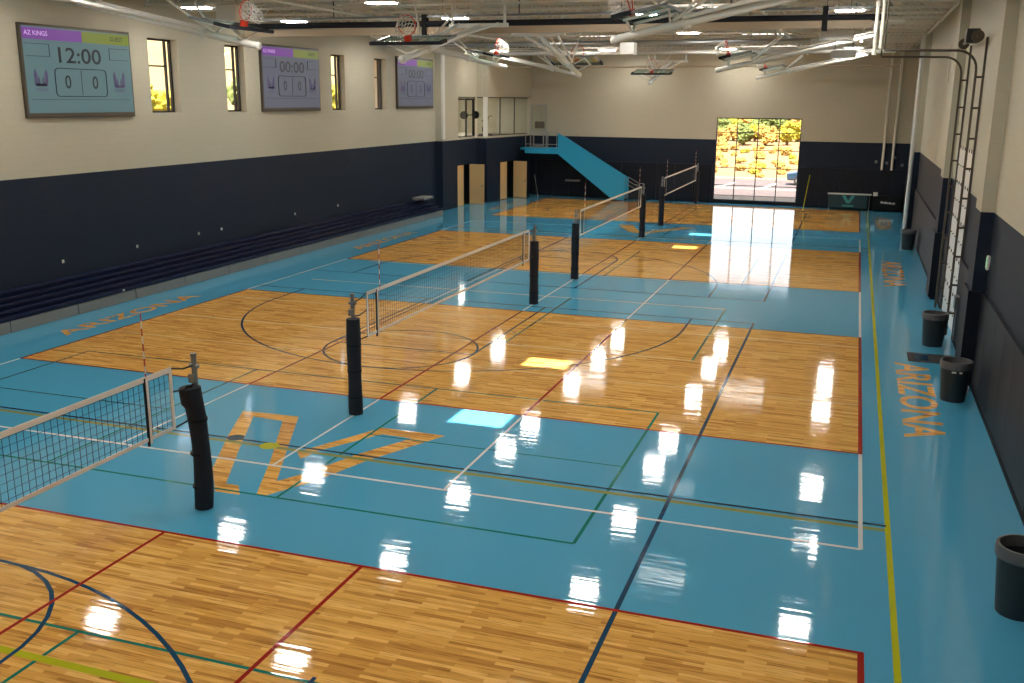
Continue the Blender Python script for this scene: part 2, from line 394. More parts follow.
def pane_thing(n, x, a, b, lab, rz=0.):
    w = empty('window_%d' % n, (x, (a+b)/2, ZM0), rz, kind='structure'); tag(w, lab, 'window')
    m = MB('mglass'); m.box((-.01, -(b-a)/2, .02), (.01, (b-a)/2, ZM1-ZM0)); m.build('pane', w)
    m = MB('frame'); m.box((-.03, -(b-a)/2, 0), (.03, (b-a)/2, .05)); m.box((-.03, -(b-a)/2, ZM1-ZM0-.05), (.03, (b-a)/2, ZM1-ZM0))
    k = max(1, int((b-a)/1.5))
    for i in range(k+1): y = -(b-a)/2+(b-a)*i/k; m.box((-.025, y-.02, 0), (.025, y+.02, ZM1-ZM0))
    m.build('window_frame', w)
pane_thing(5, B1-.15, 33.9, YJ, 'mezzanine glass left of the white column')
pane_thing(6, B2+.12, YJ+.3, YE-.4, 'mezzanine glass right of the white column, beside the stair landing', AJ)
w = empty('window_8', (B1+.22, YJ+.05, ZM0), PI/2, kind='structure'); tag(w, 'narrow mezzanine glass on the step facing the camera', 'window')
m = MB('mglass'); m.box((-.01, -.2, .02), (.01, .2, ZM1-ZM0)); m.build('pane', w)
m = MB('frame'); m.box((-.03, -.2, 0), (.03, .2, .05)); m.box((-.03, -.2, ZM1-ZM0-.05), (.03, .2, ZM1-ZM0)); m.build('window_frame', w)
# mezzanine room lamp (a lit room behind the glass)
for y in (35.2, 39.8):
    m = MB('dif', 'led'); m.box((-15.2, y-.3, 6.22), (-14, y+.3, 6.3), 0); m.box((-15.15, y-.25, 6.2), (-14.05, y+.25, 6.22), 1)
    o = m.build('ceiling_panel_light'); tag(o, 'flat ceiling light in the mezzanine room %s' % ('left of the white column' if y < 37 else 'right of the white column'), 'light')
# gym equipment behind the glass
def rack(x, y, lab):
    r = empty('squat_rack', (x, y, ZM0-.02), label=lab, cat='exercise rack')
    for sx in (-.6, .6):
        for s_ in (-.55, .55):
            m = MB('black'); m.box((sx-.04, s_-.04, 0), (sx+.04, s_+.04, 2.1)); m.build('upright', r)
    m = MB('black'); m.box((-.6, -.55, 2.02), (.6, -.48, 2.1)); m.box((-.6, .48, 2.02), (.6, .55, 2.1)); m.box((-.64, -.55, 2.02), (-.56, .55, 2.1)); m.box((.56, -.55, 2.02), (.64, .55, 2.1))
    m.build('top_frame', r)
    m = MB('black'); m.tube((.62, -1., 1.2), (.62, 1., 1.2), .03); m.tube((.62, -.95, 1.2), (.62, -.85, 1.2), .22, n=16); m.tube((.62, .85, 1.2), (.62, .95, 1.2), .22, n=16); m.build('barbell', r)
rack(-13.0, 36.6, 'black squat rack behind the mezzanine glass left of the white column')
r = empty('exercise_bike', (-12.5, 39.5, ZM0-.02), label='dark exercise bike behind the glass right of the white column', cat='exercise bike')
m = MB('black'); m.box((-.25, -.5, 0), (.25, -.42, .06)); m.box((-.25, .42, 0), (.25, .5, .06)); m.bar((0, -.46, .05), (0, .46, .05), .08, .06); m.bar((0, .1, .05), (0, -.25, .8), .07, .07); m.bar((0, -.1, .1), (0, .4, 1.05), .07, .07); m.build('frame', r)
m = MB('black'); m.tube((-.03, -.3, .35), (.03, -.3, .35), .24, n=20); m.build('flywheel', r)
m = MB('black'); m.box((-.1, -.4, .8), (.1, -.12, .88)); m.build('saddle', r)
m = MB('black'); m.tube((-.25, .42, 1.1), (.25, .42, 1.1), .02); m.build('handlebar', r)

# doors of the block : closed leaf and a leaf standing open at right angles
def double_door(n, x, D, openx, lab, rz=0.):
    d = empty('door_%d' % n, (x, D[0], 0), rz, kind='structure'); tag(d, lab, 'door')
    m = MB('door'); m.box((-.04, .03, .02), (.01, .93, D[3]-.05)); m.build('door_leaf', d)
    m = MB('door'); m.box((.03, D[1]-D[0]-.07, .02), (openx, D[1]-D[0]-.02, D[3]-.05)); lf = m.build('door_leaf', d)
    h = MB('grey'); h.box((openx-.12, D[1]-D[0]-.10, 1.0), (openx-.07, D[1]-D[0]-.07, 1.1)); h.tube((openx-.2, D[1]-D[0]-.12, 1.05), (openx-.08, D[1]-D[0]-.12, 1.05), .012); h.build('door_handle', lf)
    m = MB('black'); m.box((-.3, 0, D[3]-.05), (.02, D[1]-D[0], D[3])); m.box((-.3, 0, 0), (.015, .03, D[3])); m.box((-.3, D[1]-D[0]-.02, 0), (.02, D[1]-D[0], D[3])); m.build('door_frame', d)
double_door(1, B1, D1, .9, 'light wood double door with one leaf folded open, left of the step in the wall')
double_door(2, B2+(D2[0]-YJ)*.12, D2, .9, 'light wood double door with one leaf open, nearest the blue stair', AJ)
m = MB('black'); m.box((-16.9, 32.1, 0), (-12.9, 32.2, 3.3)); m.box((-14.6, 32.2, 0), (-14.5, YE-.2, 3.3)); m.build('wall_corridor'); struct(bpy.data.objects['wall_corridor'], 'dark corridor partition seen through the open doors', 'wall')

# far wall, turned a little
FW = empty('wall_far', (0, 42.0, 0), math.atan(-.05), kind='structure'); tag(FW, 'cream and navy far wall around the large glazed opening', 'wall')
GX0, GX1, GZ0, GZ1 = .8, 5.55, .16, 4.88
m = MB('wall')
def wall_y(mb, x0, x1, y0, y1, z0, z1, hole=None):
    if hole:
        a, b, c, d = hole
        mb.box((x0, y0, z0), (a, y1, z1)); mb.box((b, y0, z0), (x1, y1, z1)); mb.box((a, y0, z0), (b, y1, c)); mb.box((a, y0, d), (b, y1, z1))
    else: mb.box((x0, y0, z0), (x1, y1, z1))
wall_y(m, -2.85, 12.2, 0, .3, 0, DECK+.6, (GX0, GX1, GZ0, GZ1)); m.box((-13, .12, 0), (-2.85, .42, DECK+.6)); m.build('block_face', FW)
m = MB('pad')
for k in range(16):
    x0 = GX0-.1-1.1*(k+1) if k < 11 else GX1+.1+1.1*(k-11)
    y = .12 if x0 < -3.7 else 0
    m.box((x0+.01, y-.07, .06), (x0+1.09, y, 2.2))
m.build('wall_padding', FW)
m = MB('black'); m.box((5.6, -.03, 0), (10.9, 0, .06)); m.box((-11, .08, 0), (-2.9, .12, .06)); m.build('baseboard_far', FW)
g = empty('window_7', (0, 42.0, 0), math.atan(-.05), kind='structure'); tag(g, 'large glazed grid opening in the far wall looking onto the desert', 'window')
m = MB('frame')
m.box((GX0-.04, .02, GZ0), (GX0+.05, .16, GZ1)); m.box((GX1-.05, .02, GZ0), (GX1+.04, .16, GZ1)); m.box((GX0, .02, GZ1-.06), (GX1, .16, GZ1+.05)); m.box((GX0, .0, GZ0-.16), (GX1, .16, GZ0+.07))
for k in (1, 2, 3): x = GX0+(GX1-GX0)*k/4; m.box((x-.025, .05, GZ0), (x+.025, .12, GZ1))
for z in (1.05, 2.05, 3.07, 4.05): m.box((GX0, .05, z-.018), (GX1, .11, z+.018))
m.build('window_frame', g)
m = MB('pane'); m.box((GX0, .08, GZ0), (GX1, .09, GZ1)); m.build('pane', g)
# pipes at the far right corner
for i, x in enumerate((9.95, 10.45)):
    m = MB('steel'); m.tube((x, 41.25-.02*i, 2.2), (x, 41.25-.02*i, DECK), .07); m.tube((x, 41.25, 3.0), (x, 41.5, 3.0), .05); o = m.build('downpipe')
    tag(o, ['pale pipe running up the far right corner, the inner one', 'pale pipe running up the far right corner, nearest the side wall'][i], 'pipe')

# right wall with piers, overhead door opening
ODR = (9.9, 13.4, 0, 4.62)
m = MB('wall'); wall_x(m, XR, XR+.35, YN, 42.4, 0, DECK+.6, [ODR])
o = m.build('wall_right'); struct(o, 'right side wall, cream above and navy below', 'wall')
m = MB('wall')
PIERS = [5.2, 15.0, 31.4]
for y in PIERS: m.box((XR-.25, y, 0), (XR+.02, y+.95, DECK+.6))
m.build('wall_right_piers'); struct(bpy.data.objects['wall_right_piers'], 'square piers standing out from the right wall', 'wall')
m = MB('pad')
def pads(a, b):
    n = max(1, round((b-a)/1.2))
    for k in range(n): y0 = a+(b-a)*k/n; m.box((XR-.06, y0+.006, .08), (XR, a+(b-a)*(k+1)/n-.006, 2.02))
pads(-20, 5.15); pads(6.2, 9.7); pads(13.6, 14.9); pads(15.98, 31.35); pads(32.4, 41.0)
for y in PIERS: m.box((XR-.31, y-.02, .08), (XR-.25, y+.97, 2.02)); m.box((XR-.31, y-.05, .08), (XR, y-.0, 2.02))
o = m.build('trim_2'); struct(o, 'dark wall padding panels along the foot of the right wall', 'trim')
m = MB('black'); m.box((XR-.075, YN, 0), (XR, 9.6, .08)); m.box((XR-.075, 13.6, 0), (XR, 41.2, .08)); o = m.build('baseboard_right'); struct(o, 'black base strip along the right wall', 'baseboard')
m = MB('wall'); m.box((-18, YN-.3, 0), (12, YN, DECK+.6)); struct(m.build('wall_near'), 'near wall behind the viewer', 'wall')

# overhead sectional door
d = empty('door_3', (XR-.03, ODR[0], 0), kind='structure'); tag(d, 'white sectional overhead door in the right wall', 'door')
L = ODR[1]-ODR[0]
for k in range(5):
    m = MB('whitep'); z0 = .02+k*.92; m.box((0, .02, z0), (.05, L-.02, z0+.91)); s_ = m.build('door_section', d, bevel=.01)
    h = MB('track')
    for q in range(6): y = .35+q*(L-.7)/5; h.box((-.02, y-.02, z0+.87), (0, y+.02, z0+.95)); h.ball((-.01, y, z0+.45), .02)
    h.build('hinge', s_)
def door_track(y, lab):
    t = empty('door_track', (XR, y, 0), label=lab, cat='door track', group='overhead door tracks')
    m = MB('track'); m.box((-.06, -.03, 0), (-.01, .03, 7.3)); m.build('wall_rail', t)
    m = MB('track'); pts = [(-.2, 0, .05), (-.2, 0, 6.55)]+[(-.2-.45*(1-math.cos(a)), 0, 6.55+.45*math.sin(a)) for a in [PI/2*i/6 for i in range(1, 7)]]+[(-2.3, 0, 7.02)]
    m.path(pts, .03); m.build('curved_rail', t)
    for k in range(9): m = MB('track'); m.box((-.2, -.02, .6+k*.72), (-.03, .02, .65+k*.72)); m.build('rung', t)
    m = MB('track'); m.tube((-2.3, 0, 7.02), (-2.3, 0, 8.99), .02); m.build('hanger', t)
    return t
door_track(ODR[0]-.1, 'brown steel ladder track at the near jamb of the overhead door')
door_track(ODR[1]+.1, 'brown steel ladder track at the far jamb of the overhead door')
t = empty('door_operator', (XR-.3, ODR[0]+.2, 7.32), label='dark grey motor and shaft above the overhead door', cat='door motor')
m = MB('track'); m.tube((.05, -.5, 0), (.05, L-.3, 0), .035); m.build('shaft', t)
m = MB('duct', 'bin'); m.box((-.2, -.35, -.15), (.1, .1, .18), 1); m.tube((-.1, .1, .0), (-.1, .32, .0), .1, 1); m.build('motor_box', t, bevel=.02)
for yy in (-.42, L-.5): m = MB('track'); m.tube((.05, yy, 0), (.05, yy+.08, 0), .14, n=18); m.build('cable_drum', t)
m = MB('grey'); m.box((XR-.16, 8.9, .9), (XR-.02, 9.25, 1.2)); m.box((XR-.1, 9.0, .1), (XR-.04, 9.1, .9)); o = m.build('door_latch_box'); tag(o, 'grey box on a post beside the foot of the overhead door', 'box')
m = MB('whitep', 'sign'); m.box((XR-.05, 4.95, 2.5), (XR, 5.1, 2.78), 0); m.box((XR-.06, 4.97, 2.53), (XR-.05, 5.08, 2.75), 1); o = m.build('wall_control'); tag(o, 'small pale green lit switch on the navy right wall beside the near pier', 'switch')
m = MB('steel'); m.tube((XR-.2, -4, 8.72), (XR-.2, 41, 8.72), .05); o = m.build('ceiling_pipe'); tag(o, 'pale pipe running along the top of the right wall', 'pipe')
m = MB('whitep'); m.tube((XR-.42, 29.9, 0), (XR-.42, 29.9, 8.6), .09); o = m.build('drain_pipe'); tag(o, 'white floor to ceiling pipe beside the farthest pier of the right wall', 'pipe')
for i, (y, z0) in enumerate(((17.5, 6.3), (19.0, 6.4))):
    m = MB('steel'); m.tube((XR-.12, y, z0), (XR-.12, y, 7.6), .035); o = m.build('hanging_rod'); tag(o, 'pale rod high on the right wall beyond the overhead door, %s of the two' % ('nearer', 'farther')[i], 'rod')

# ------------------------------------------------------------------ roof deck, skylights, joists
SUNV = Vector((-.10, .42, -1.0)).normalized()
def sky_pos(px, py): k = DECK/SUNV.z; return px+SUNV.x*k, py+SUNV.y*k
HOLES = []
for (px, py, w, l) in ((2.32, -.45, 1.05, .88), (2.32, 3.8, 1.03, .88), (2.28, 23.1, 1.0, .85), (2.27, 27.35, 1.0, .85)):
    x, y = sky_pos(px, py); HOLES.append((x-w/2, x+w/2, y-l/2, y+l/2, 0))
for (x, y, w, l) in ((-4.3, 33.6, 2.1, 1.5), (3.9, 33.8, 2.3, 1.5), (3.75, 12.0, 1.5, .9)): HOLES.append((x-w/2, x+w/2, y-l/2, y+l/2, 1))
ce = MB('deck')
ys = sorted({YN-.3, 43.6, *[h[2] for h in HOLES], *[h[3] for h in HOLES]})
for a, b in zip(ys, ys[1:]):
    x = -18.
    for h in sorted([h for h in HOLES if h[2] <= a+1e-6 and h[3] >= b-1e-6]):
        ce.box((x, a, DECK), (h[0], b, DECK+.12)); x = h[1]
    ce.box((x, a, DECK), (12., b, DECK+.12))
xx = -12.2          # deck ribs
while xx < -99:
    if not any(h[0]-.1 < xx < h[1]+.1 for h in HOLES): ce.box((xx, YN, DECK-.045), (xx+.13, 42.2, DECK))
    xx += .46
struct(ce.build('ceiling'), 'off white corrugated roof deck', 'ceiling')
LAB = ['clear square skylight nearest the camera', 'clear square skylight second from the camera', 'clear square skylight third from the camera', 'clear square skylight farthest from the camera',
       'white diffusing skylight at the far left', 'white diffusing skylight at the far right', 'white diffusing skylight above the middle of the room']
diff = bpy.data.materials.new('prismatic_lens'); diff.use_nodes = True; nt = diff.node_tree
nt.nodes.remove(nt.nodes['Principled BSDF']); tr = nt.nodes.new('ShaderNodeBsdfTranslucent'); tr.inputs[0].default_value = (.8, .8, .82, 1)
nt.links.new(tr.outputs[0], nt.nodes['Material Output'].inputs[0]); M['lens'] = diff
for h, lab in zip(HOLES, LAB):
    cx, cyy = (h[0]+h[1])/2, (h[2]+h[3])/2; w, l = (h[1]-h[0])/2, (h[3]-h[2])/2
    s_ = empty('skylight', (cx, cyy, DECK), label=lab, cat='skylight', kind='structure')
    m = MB('whitep')
    for q in (-1, 1): m.box((q*w, -l, -.04), (q*(w+.05), l, .16)); m.box((-w-.05, q*l, -.04), (w+.05, q*(l+.05), .16))
    m.build('curb', s_)
    if h[4]: m = MB('lens'); m.quad([(-w, -l, .1), (w, -l, .1), (w, l, .1), (-w, l, .1)]); m.build('lens', s_)
    else: m = MB('pane'); m.quad([(-w, -l, .14), (w, -l, .14), (w, l, .14), (-w, l, .14)]); m.build('pane', s_)

def joist(y, seed):
    m = MB('steel'); zt, zb = 8.92, 8.42
    m.bar((XL, y, zt), (XR, y, zt), .09, .06); m.bar((XL+.6, y, zb), (XR-.6, y, zb), .09, .06)
    n = 20; L_ = (XR-XL-1.2)/n
    for k in range(n):
        x = XL+.6+k*L_
        m.tube((x, y, zb), (x+L_/2, y, zt), .022, n=5); m.tube((x+L_/2, y, zt), (x+L_, y, zb), .022, n=5)
    return m
PJ = None; n_j = 0
blocked = [(h[2]-.32, h[3]+.12) for h in HOLES]
y = -19.6
JY = []
while y < 41.5:
    yy = y
    for a, b in blocked:
        if a-.06 < yy < b+.06: yy = a-.08 if yy < (a+b)/2 else b+.08
    JY.append(yy); y += 2.02
for y in JY:
    if PJ is None: PJ = joist(0, 0).build('roof_joist'); PJ.location.y = y; o = PJ
    else: o = PJ.copy(); COL.objects.link(o); o.location.y = y
    tag(o, 'off white open web steel roof joist spanning wall to wall', 'joist', 'roof joists across the hall', 'structure')
def girder(x, lab):
    m = MB('steel'); m.bar((x, -19.8, 8.3), (x, 41.6, 8.3), .07, .05)
    for k in range(30): m.tube((x, -19.5+2.04*k, 8.3), (x, -19.5+2.04*k, 8.42), .02, n=5)
    return tag(m.build('bridging_rail'), lab, 'rail', kind='structure')
girder(-6.6, 'pale steel bracing rail under the joists left of the middle'); girder(5.6, 'pale steel bracing rail under the joists right of the middle')

# ducts, pipes and air boxes under the joists
for i, (p, q, r_, k, lab) in enumerate((
        ((XL+.8, 8.6, 8.6), (9.3, 8.6, 8.6), .05, 'steel', 'pale sprinkler pipe crossing the hall nearest the camera'),
        ((-6.2, 16.9, 8.22), (9.6, 16.9, 8.22), .06, 'steel', 'pale pipe crossing the hall just beyond the rolled divider curtain'),
        ((XL+.5, 24.9, 8.1), (6.5, 24.9, 8.1), .10, 'duct', 'bare metal duct crossing the hall in mid distance'),
        ((-10.5, 31.2, 8.0), (9.8, 31.2, 8.0), .09, 'whitep', 'white pipe crossing the far part of the hall'),
        ((-10.8, 38.6, 7.6), (10.2, 38.6, 7.6), .05, 'tan', 'beige pipe crossing the hall close to the far wall'))):
    m = MB(k); m.tube(p, q, r_, n=14)
    x = p[0]+.6
    while x < q[0]: m.tube((x, p[1], p[2]), (x, p[1], 8.99), .012, n=5); x += 3.1
    tag(m.build('overhead_pipe' if k != 'duct' else 'air_duct', smooth=True), lab, 'pipe' if k != 'duct' else 'duct')
for (x0, x1, y, z0, z1, lab) in ((7.32, 8.2, 12.0, 7.38, 7.66, 'white box hanging below the curtain at the right, the nearer one'), (7.6, 8.28, 13.4, 7.0, 7.2, 'white box hanging below the curtain at the right, the lower one'),
                          (.93, 1.4, 16.0, 7.24, 7.62, 'white box hanging from the ceiling near the middle of the hall'), (-9.2, -8.55, 8.5, 7.9, 8.35, 'small caged white box hanging at the left above the curtain')):
    b = empty('speaker_box', ((x0+x1)/2, y, z0), label=lab, cat='speaker box')
    m = MB('whitep'); w = (x1-x0)/2; m.box((-w, 0, 0), (w, .45, z1-z0)); m.build('housing', b, bevel=.01)
    m = MB('whitep'); m.box((-w+.04, -.012, .03), (w-.04, 0, z1-z0-.03)); m.build('grille', b)
    for q in (-.7, .7): m = MB('grey'); m.tube((q*w, .2, z1-z0), (q*w, .2, 8.99-z0), .012); m.build('hanger', b)
for i, (x, z0, z1) in enumerate(((8.86, 7.1, 8.9), (8.72, 6.95, 8.2))):
    m = MB('steel'); m.tube((x, 10, z0), (x, 10, z1), .045); m.tube((x, 10, z0-.03), (x, 10, z0+.02), .06); m.tube((x, 10, z1), (x, 10, 8.99), .02)
    tag(m.build('drop_tube'), ['tall white tube hanging at the right end of the divider curtain', 'short white tube hanging at the right end of the divider curtain'][i], 'tube')

# rolled divider curtain
c = empty('divider_curtain', (0, 11.4, 7.95), label='rolled black and beige divider curtain hung across the hall', cat='curtain')
m = MB('blackf'); m.tube((-10.6, 0, .02), (8.95, 0, -.04), .085, n=14); m.build('curtain_roll', c, smooth=True)
m = MB('tan'); m.box((-10.2, -.05, -.30), (8.6, .05, -.10)); m.build('curtain_hem', c)
m = MB('grey'); m.box((-10.6, -.04, .18), (8.9, .04, .24)); m.build('head_track', c)
for x in (-3.95, 7.45): m = MB('black'); m.box((x-.07, -.11, -.36), (x+.07, .11, .26)); m.build('strap', c)
for x in (-10, -7, -1, 2, 5): m = MB('black'); m.tube((x, 0, .2), (x, 0, 1.04), .015); m.build('hanger', c)

# high bay lamps, placed by their reflections; unseen rows behind the viewer added for illumination
def make_light():
    r = empty('high_bay_light')
    m = MB('dif'); m.box((-.52, -.26, .02), (.52, .26, .10)); m.box((-.2, -.08, .10), (.2, .08, .17)); m.build('housing', r)
    m = MB('led'); m.box((-.38, -.2, 0), (.38, .2, .02)); m.build('lens', r)
    for x in (-.45, .45): m = MB('grey'); m.tube((x, 0, .1), (x, 0, .66), .008, n=5); m.build('hanger', r)
    return r
XS = {0: -10.2, 1: -4.2, 2: 2.0, 3: 8.0}
rows = [(-15.5, (0, 1, 2, 3)), (-9.3, (0, 1, 2, 3)), (-3.2, (0, 1, 2, 3)), (2.9, (0, 1, 2, 3)), (9.0, (0, 1, 2, 3)), (14.4, (0, 1, 2, 3)), (19.7, (1, 2, 3)), (23.0, (0, 1, 2)), (29.8, (0, 1, 2, 3)), (35.4, (0, 1, 2, 3)), (40.2, (1, 2))]
proto = None
cols = ['left', 'second', 'third', 'right']; rn = ['behind the viewer, farthest back', 'behind the viewer', 'just behind the near court', 'nearest the camera', 'in the second row', 'just beyond the divider curtain', 'two rows past the curtain', 'in the middle of the far court', 'in the third row from the far wall', 'in the second row from the far wall', 'closest to the far wall']
for ri, (y, cs) in enumerate(rows):
    for c_ in cs:
        if proto is None: o = proto = make_light()
        else: o = copy_tree(proto)
        o.location = (XS[c_], y, 8.32)
        tag(o, 'white rectangular high bay light, %s column, %s' % (cols[c_], rn[ri]), 'ceiling light', 'high bay lights')

# ------------------------------------------------------------------ volleyball nets
YOFF = [-15.67, 0., 15.46, 30.9]
def volley(y0, k):
    n = empty('volleyball_net', (0, y0, 0)); ZB, ZT = 1.36, 2.24
    whn = ['nearest the camera', 'over the second wood court', 'over the third wood court', 'farthest from the camera'][k]
    tag(n, 'volleyball net with white tapes, %s' % whn, 'net', 'volleyball nets')
    a, b = -.45, 9.5
    m = MB('tape'); m.box((-.006, a, ZT-.07), (.006, b, ZT)); m.build('top_tape', n)
    m = MB('tape'); m.box((-.006, a, ZB), (.006, b, ZB+.05)); m.build('bottom_tape', n)
    for y in (a, b-.05): m = MB('tape'); m.box((-.008, y, ZB), (.008, y+.06, ZT)); m.build('end_tape', n)
    m = MB('cord'); y = a
    while y < b: m.box((-.002, y-.0022, ZB), (.002, y+.0022, ZT)); y += .1
    for i in range(1, 9): z = ZB+i*.1; m.box((-.002, a, z-.0022), (.002, b, z+.0022))
    m.build('mesh', n)
    for y in (0, 9.0):
        s_ = MB('tape', 'black'); s_.box((-.012, y-.025, ZB-.04), (.012, y+.025, ZT-.02), 0); s_.box((-.013, y-.05, ZB-.07), (.013, y-.025, ZT-.02), 1); s_.build('side_band', n)
        if k == 1 and y > 5: continue
        ya = .0 if k == 0 else .12
        an = MB('tape', 'redp', 'black')
        for q in range(9): an.tube((0, y+ya, ZT-.06+.1*q), (0, y+ya, ZT+.04+.1*q), .008, [1, 0][q % 2], n=6)
        an.build('antenna', n)
    for y, yp in ((a, -1), (b, 10)):
        for z, zp in ((ZT-.02, 2.14), (ZT-.35, 1.88), (ZB+.02, 1.46)):
            t = MB('black'); mid = (0, (y+yp)/2, (z+zp)/2-.03); t.path([(0, y, z), mid, (0, yp, zp)], .012, n=6); t.build('strap', n)
    for yp in (-1, 10):
        p = empty('volleyball_post', (0, y0+yp, 0))
        tag(p, 'navy padded steel post at the %s end of the net %s' % ('near' if yp < 0 else 'far', whn), 'post', 'volleyball posts')
        m = MB('grey'); m.tube((0, 0, 0), (0, 0, 2.28), .038, n=14); m.tube((0, 0, 2.28), (0, 0, 2.31), .044, n=14); m.build('steel_tube', p, smooth=True)
        m = MB('grey'); m.tube((-.07, 0, 2.13), (.07, 0, 2.13), .03); m.build('pulley', p)
        m = MB('grey'); m.box((-.05, -.08, 1.9), (.05, -.03, 2.02)); m.build('winch', p)
        m = MB('blackf'); prof = []
        for q in range(25):
            z = .01+1.83*q/24; r_ = .13+.006*math.sin(z*5+k)
            prof.append((r_, z))
        prof = [(.06, .01)]+prof+[(.055, 1.85)]
        m.lathe(prof, n=12); o = m.build('pad', p, smooth=True)
        if k == 0 and yp > 0:      # the nearest pad has slipped and bulges towards the net
            me = o.data
            for v in me.vertices:
                v.co.y -= .10*max(0, (v.co.z-1.35))*1.2
                if v.co.z > 1.6 and v.co.y < 0: v.co.y *= 1.45
                v.co.x += .03*math.sin(v.co.z*2.6)
        for z in (.35, .85, 1.35):
            m = MB('black'); m.tube((0, 0, z-.02), (0, 0, z+.02), .138, n=12); m.build('pad_strap', p)
for k, y0 in enumerate(YOFF): volley(y0, k)

# ------------------------------------------------------------------ folded basketball hoops
def hoop(tip, deg, lab, tilt=12., full=True):
    """local +x points from pivot to tip; folded up under the roof"""
    H = empty('basketball_hoop', tip, math.radians(deg)); tag(H, lab, 'basketball hoop', 'folded ceiling basketball hoops')
    t = math.radians(tilt); a = Vector((math.cos(t), 0, -math.sin(t))); n = Vector((math.sin(t), 0, math.cos(t))); yv = Vector((0, 1, 0))
    P = lambda s, y, h: a*s+yv*y+n*h
    m = MB('whitep'); m.tube(P(-5.3, 0, 0), P(0, 0, 0), .085, n=16); m.ball(P(0, 0, 0), .1); m.tube(P(-1.6, 0, 0), P(-1.45, 0, 0), .12, n=16); m.build('mast', H, smooth=True)
    for s_ in (-1, 1):
        m = MB('whitep'); m.tube(P(-5.3, s_*.6, .08), P(-1.5, s_*.13, .1), .04, n=8); m.build('side_rail', H)
    F_ = lambda s, y, h: P(s, y, h)
    m = MB('bglass'); T = [P(-1.3, -.88, .34), P(-.28, -.88, .34), P(-.28, .88, .34), P(-1.3, .88, .34)]
    m.quad(T); m.quad([p+n*.012 for p in T]); m.build('backboard', H)
    m = MB('grey')
    for (p, q) in ((P(-1.33, -.9, .34), P(-1.33, .9, .34)), (P(-.26, -.9, .34), P(-.26, .9, .34)), (P(-1.33, -.9, .34), P(-.26, -.9, .34)), (P(-1.33, .9, .34), P(-.26, .9, .34))): m.bar(p, q, .05, .05)
    m.build('board_frame', H)
    m = MB('blackf'); m.bar(P(-.24, -.94, .34), P(-.24, .94, .34), .07, .08)
    for s_ in (-1, 1): m.bar(P(-.24, s_*.92, .34), P(-.62, s_*.92, .34), .08, .08)
    m.build('board_padding', H)
    m = MB('tape')
    for (p, q) in ((P(-.42, -.3, .352), P(-.42, .3, .352)), (P(-.87, -.3, .352), P(-.87, .3, .352)), (P(-.42, -.3, .352), P(-.87, -.3, .352)), (P(-.42, .3, .352), P(-.87, .3, .352))): m.bar(p, q, .05, .006)
    m.build('target_square', H)
    m = MB('whitep')
    for s_ in (-1, 1): m.bar(P(-1.3, s_*.5, .28), P(-.35, s_*.5, .28), .05, .05); m.bar(P(-1.3, s_*.5, .28), P(-1.2, 0, .05), .04, .04); m.bar(P(-.4, s_*.5, .28), P(-.4, 0, .05), .04, .04)
    m.build('board_bracket', H)
    m = MB('rim'); c_ = P(-.45, 0, .35+.15+.235); R_ = .235; k = 28
    ring = [c_+yv*R_*math.cos(2*PI*i/k)+n*R_*math.sin(2*PI*i/k) for i in range(k+1)]
    m.path(ring, .013, n=6); m.bar(P(-.45, -.07, .5), P(-.45, -.03, .35), .02, .06); m.bar(P(-.45, .07, .5), P(-.45, .03, .35), .02, .06); m.bar(P(-.45, 0, .36), P(-.45, 0, .5), .14, .14)
    m.build('rim', H)
    m = MB('net'); g = Vector((0, 0, -1)); rows_ = []
    for q in range(5):
        f = q/4; rr = R_*(1-.42*f); cc = c_+a*(.40*f)+g*(.10*f*f)
        rows_.append([cc+yv*rr*math.cos(2*PI*(i+.5*(q % 2))/12)+n*rr*math.sin(2*PI*(i+.5*(q % 2))/12) for i in range(12)])
    for q in range(4):
        for i in range(12):
            j = (i+1) % 12 if q % 2 else (i-1) % 12
            m.tube(rows_[q][i], rows_[q+1][i], .007, n=4, cap=False); m.tube(rows_[q][i], rows_[q+1][j], .007, n=4, cap=False)
    m.build('net', H)
    top = 8.44-tip[2]
    pv = P(-5.3, 0, 0)
    m = MB('whitep'); m.tube(P(-5.3, -.9, .04), P(-5.3, .9, .04), .06, n=10)
    m.build('pivot_bar', H)
    for s_ in (-1, 1):
        m = MB('whitep'); m.tube(P(-5.3, s_*.8, .04), (pv.x, s_*.8, max(top, pv.z+.1)), .045, n=8); m.build('hanger', H)
        m = MB('whitep'); m.tube(P(-1.25, 0, .06), (-2.1, s_*.55, top*.72), .028, n=8); m.tube((-2.1, s_*.55, top*.72), (-1.9, s_*.6, top), .022, n=8); m.build('brace', H)
    for xc in (-1.9, pv.x): m = MB('steel'); m.bar((xc, -1.2, top), (xc, 1.2, top), .06, .06); m.build('ceiling_channel', H)
    return H
hoop((-5.25, 4.45, 6.98), 0, 'folded basketball hoop at the upper left with orange rim, nearest the first scoreboard')
hoop((3.5, 4.35, 7.02), 180, 'folded basketball hoop on the long white mast at the upper right')
hoop((-2.05, 5.7, 6.7), -90, 'folded basketball hoop facing the camera with the rim seen as a full ring')
hoop((-4.45, 20, 7.0), 0, 'folded basketball hoop in front of the mezzanine wall, with small orange rim')
hoop((3.6, 20, 6.86), 180, 'folded basketball hoop right of centre with its mast rising to the right')
hoop((-1.5, 20, 6.7), 90, 'folded basketball hoop turned away from the camera, above the far middle')
hoop((-.9, 30.4, 6.62), -90, 'folded basketball hoop above the navy far wall with white V struts')
hoop((3.5, 36, 6.95), 180, 'small distant folded hoop above the large glazed opening')
hoop((-5.9, 36, 7.1), 0, 'small distant folded hoop above the blue stair')

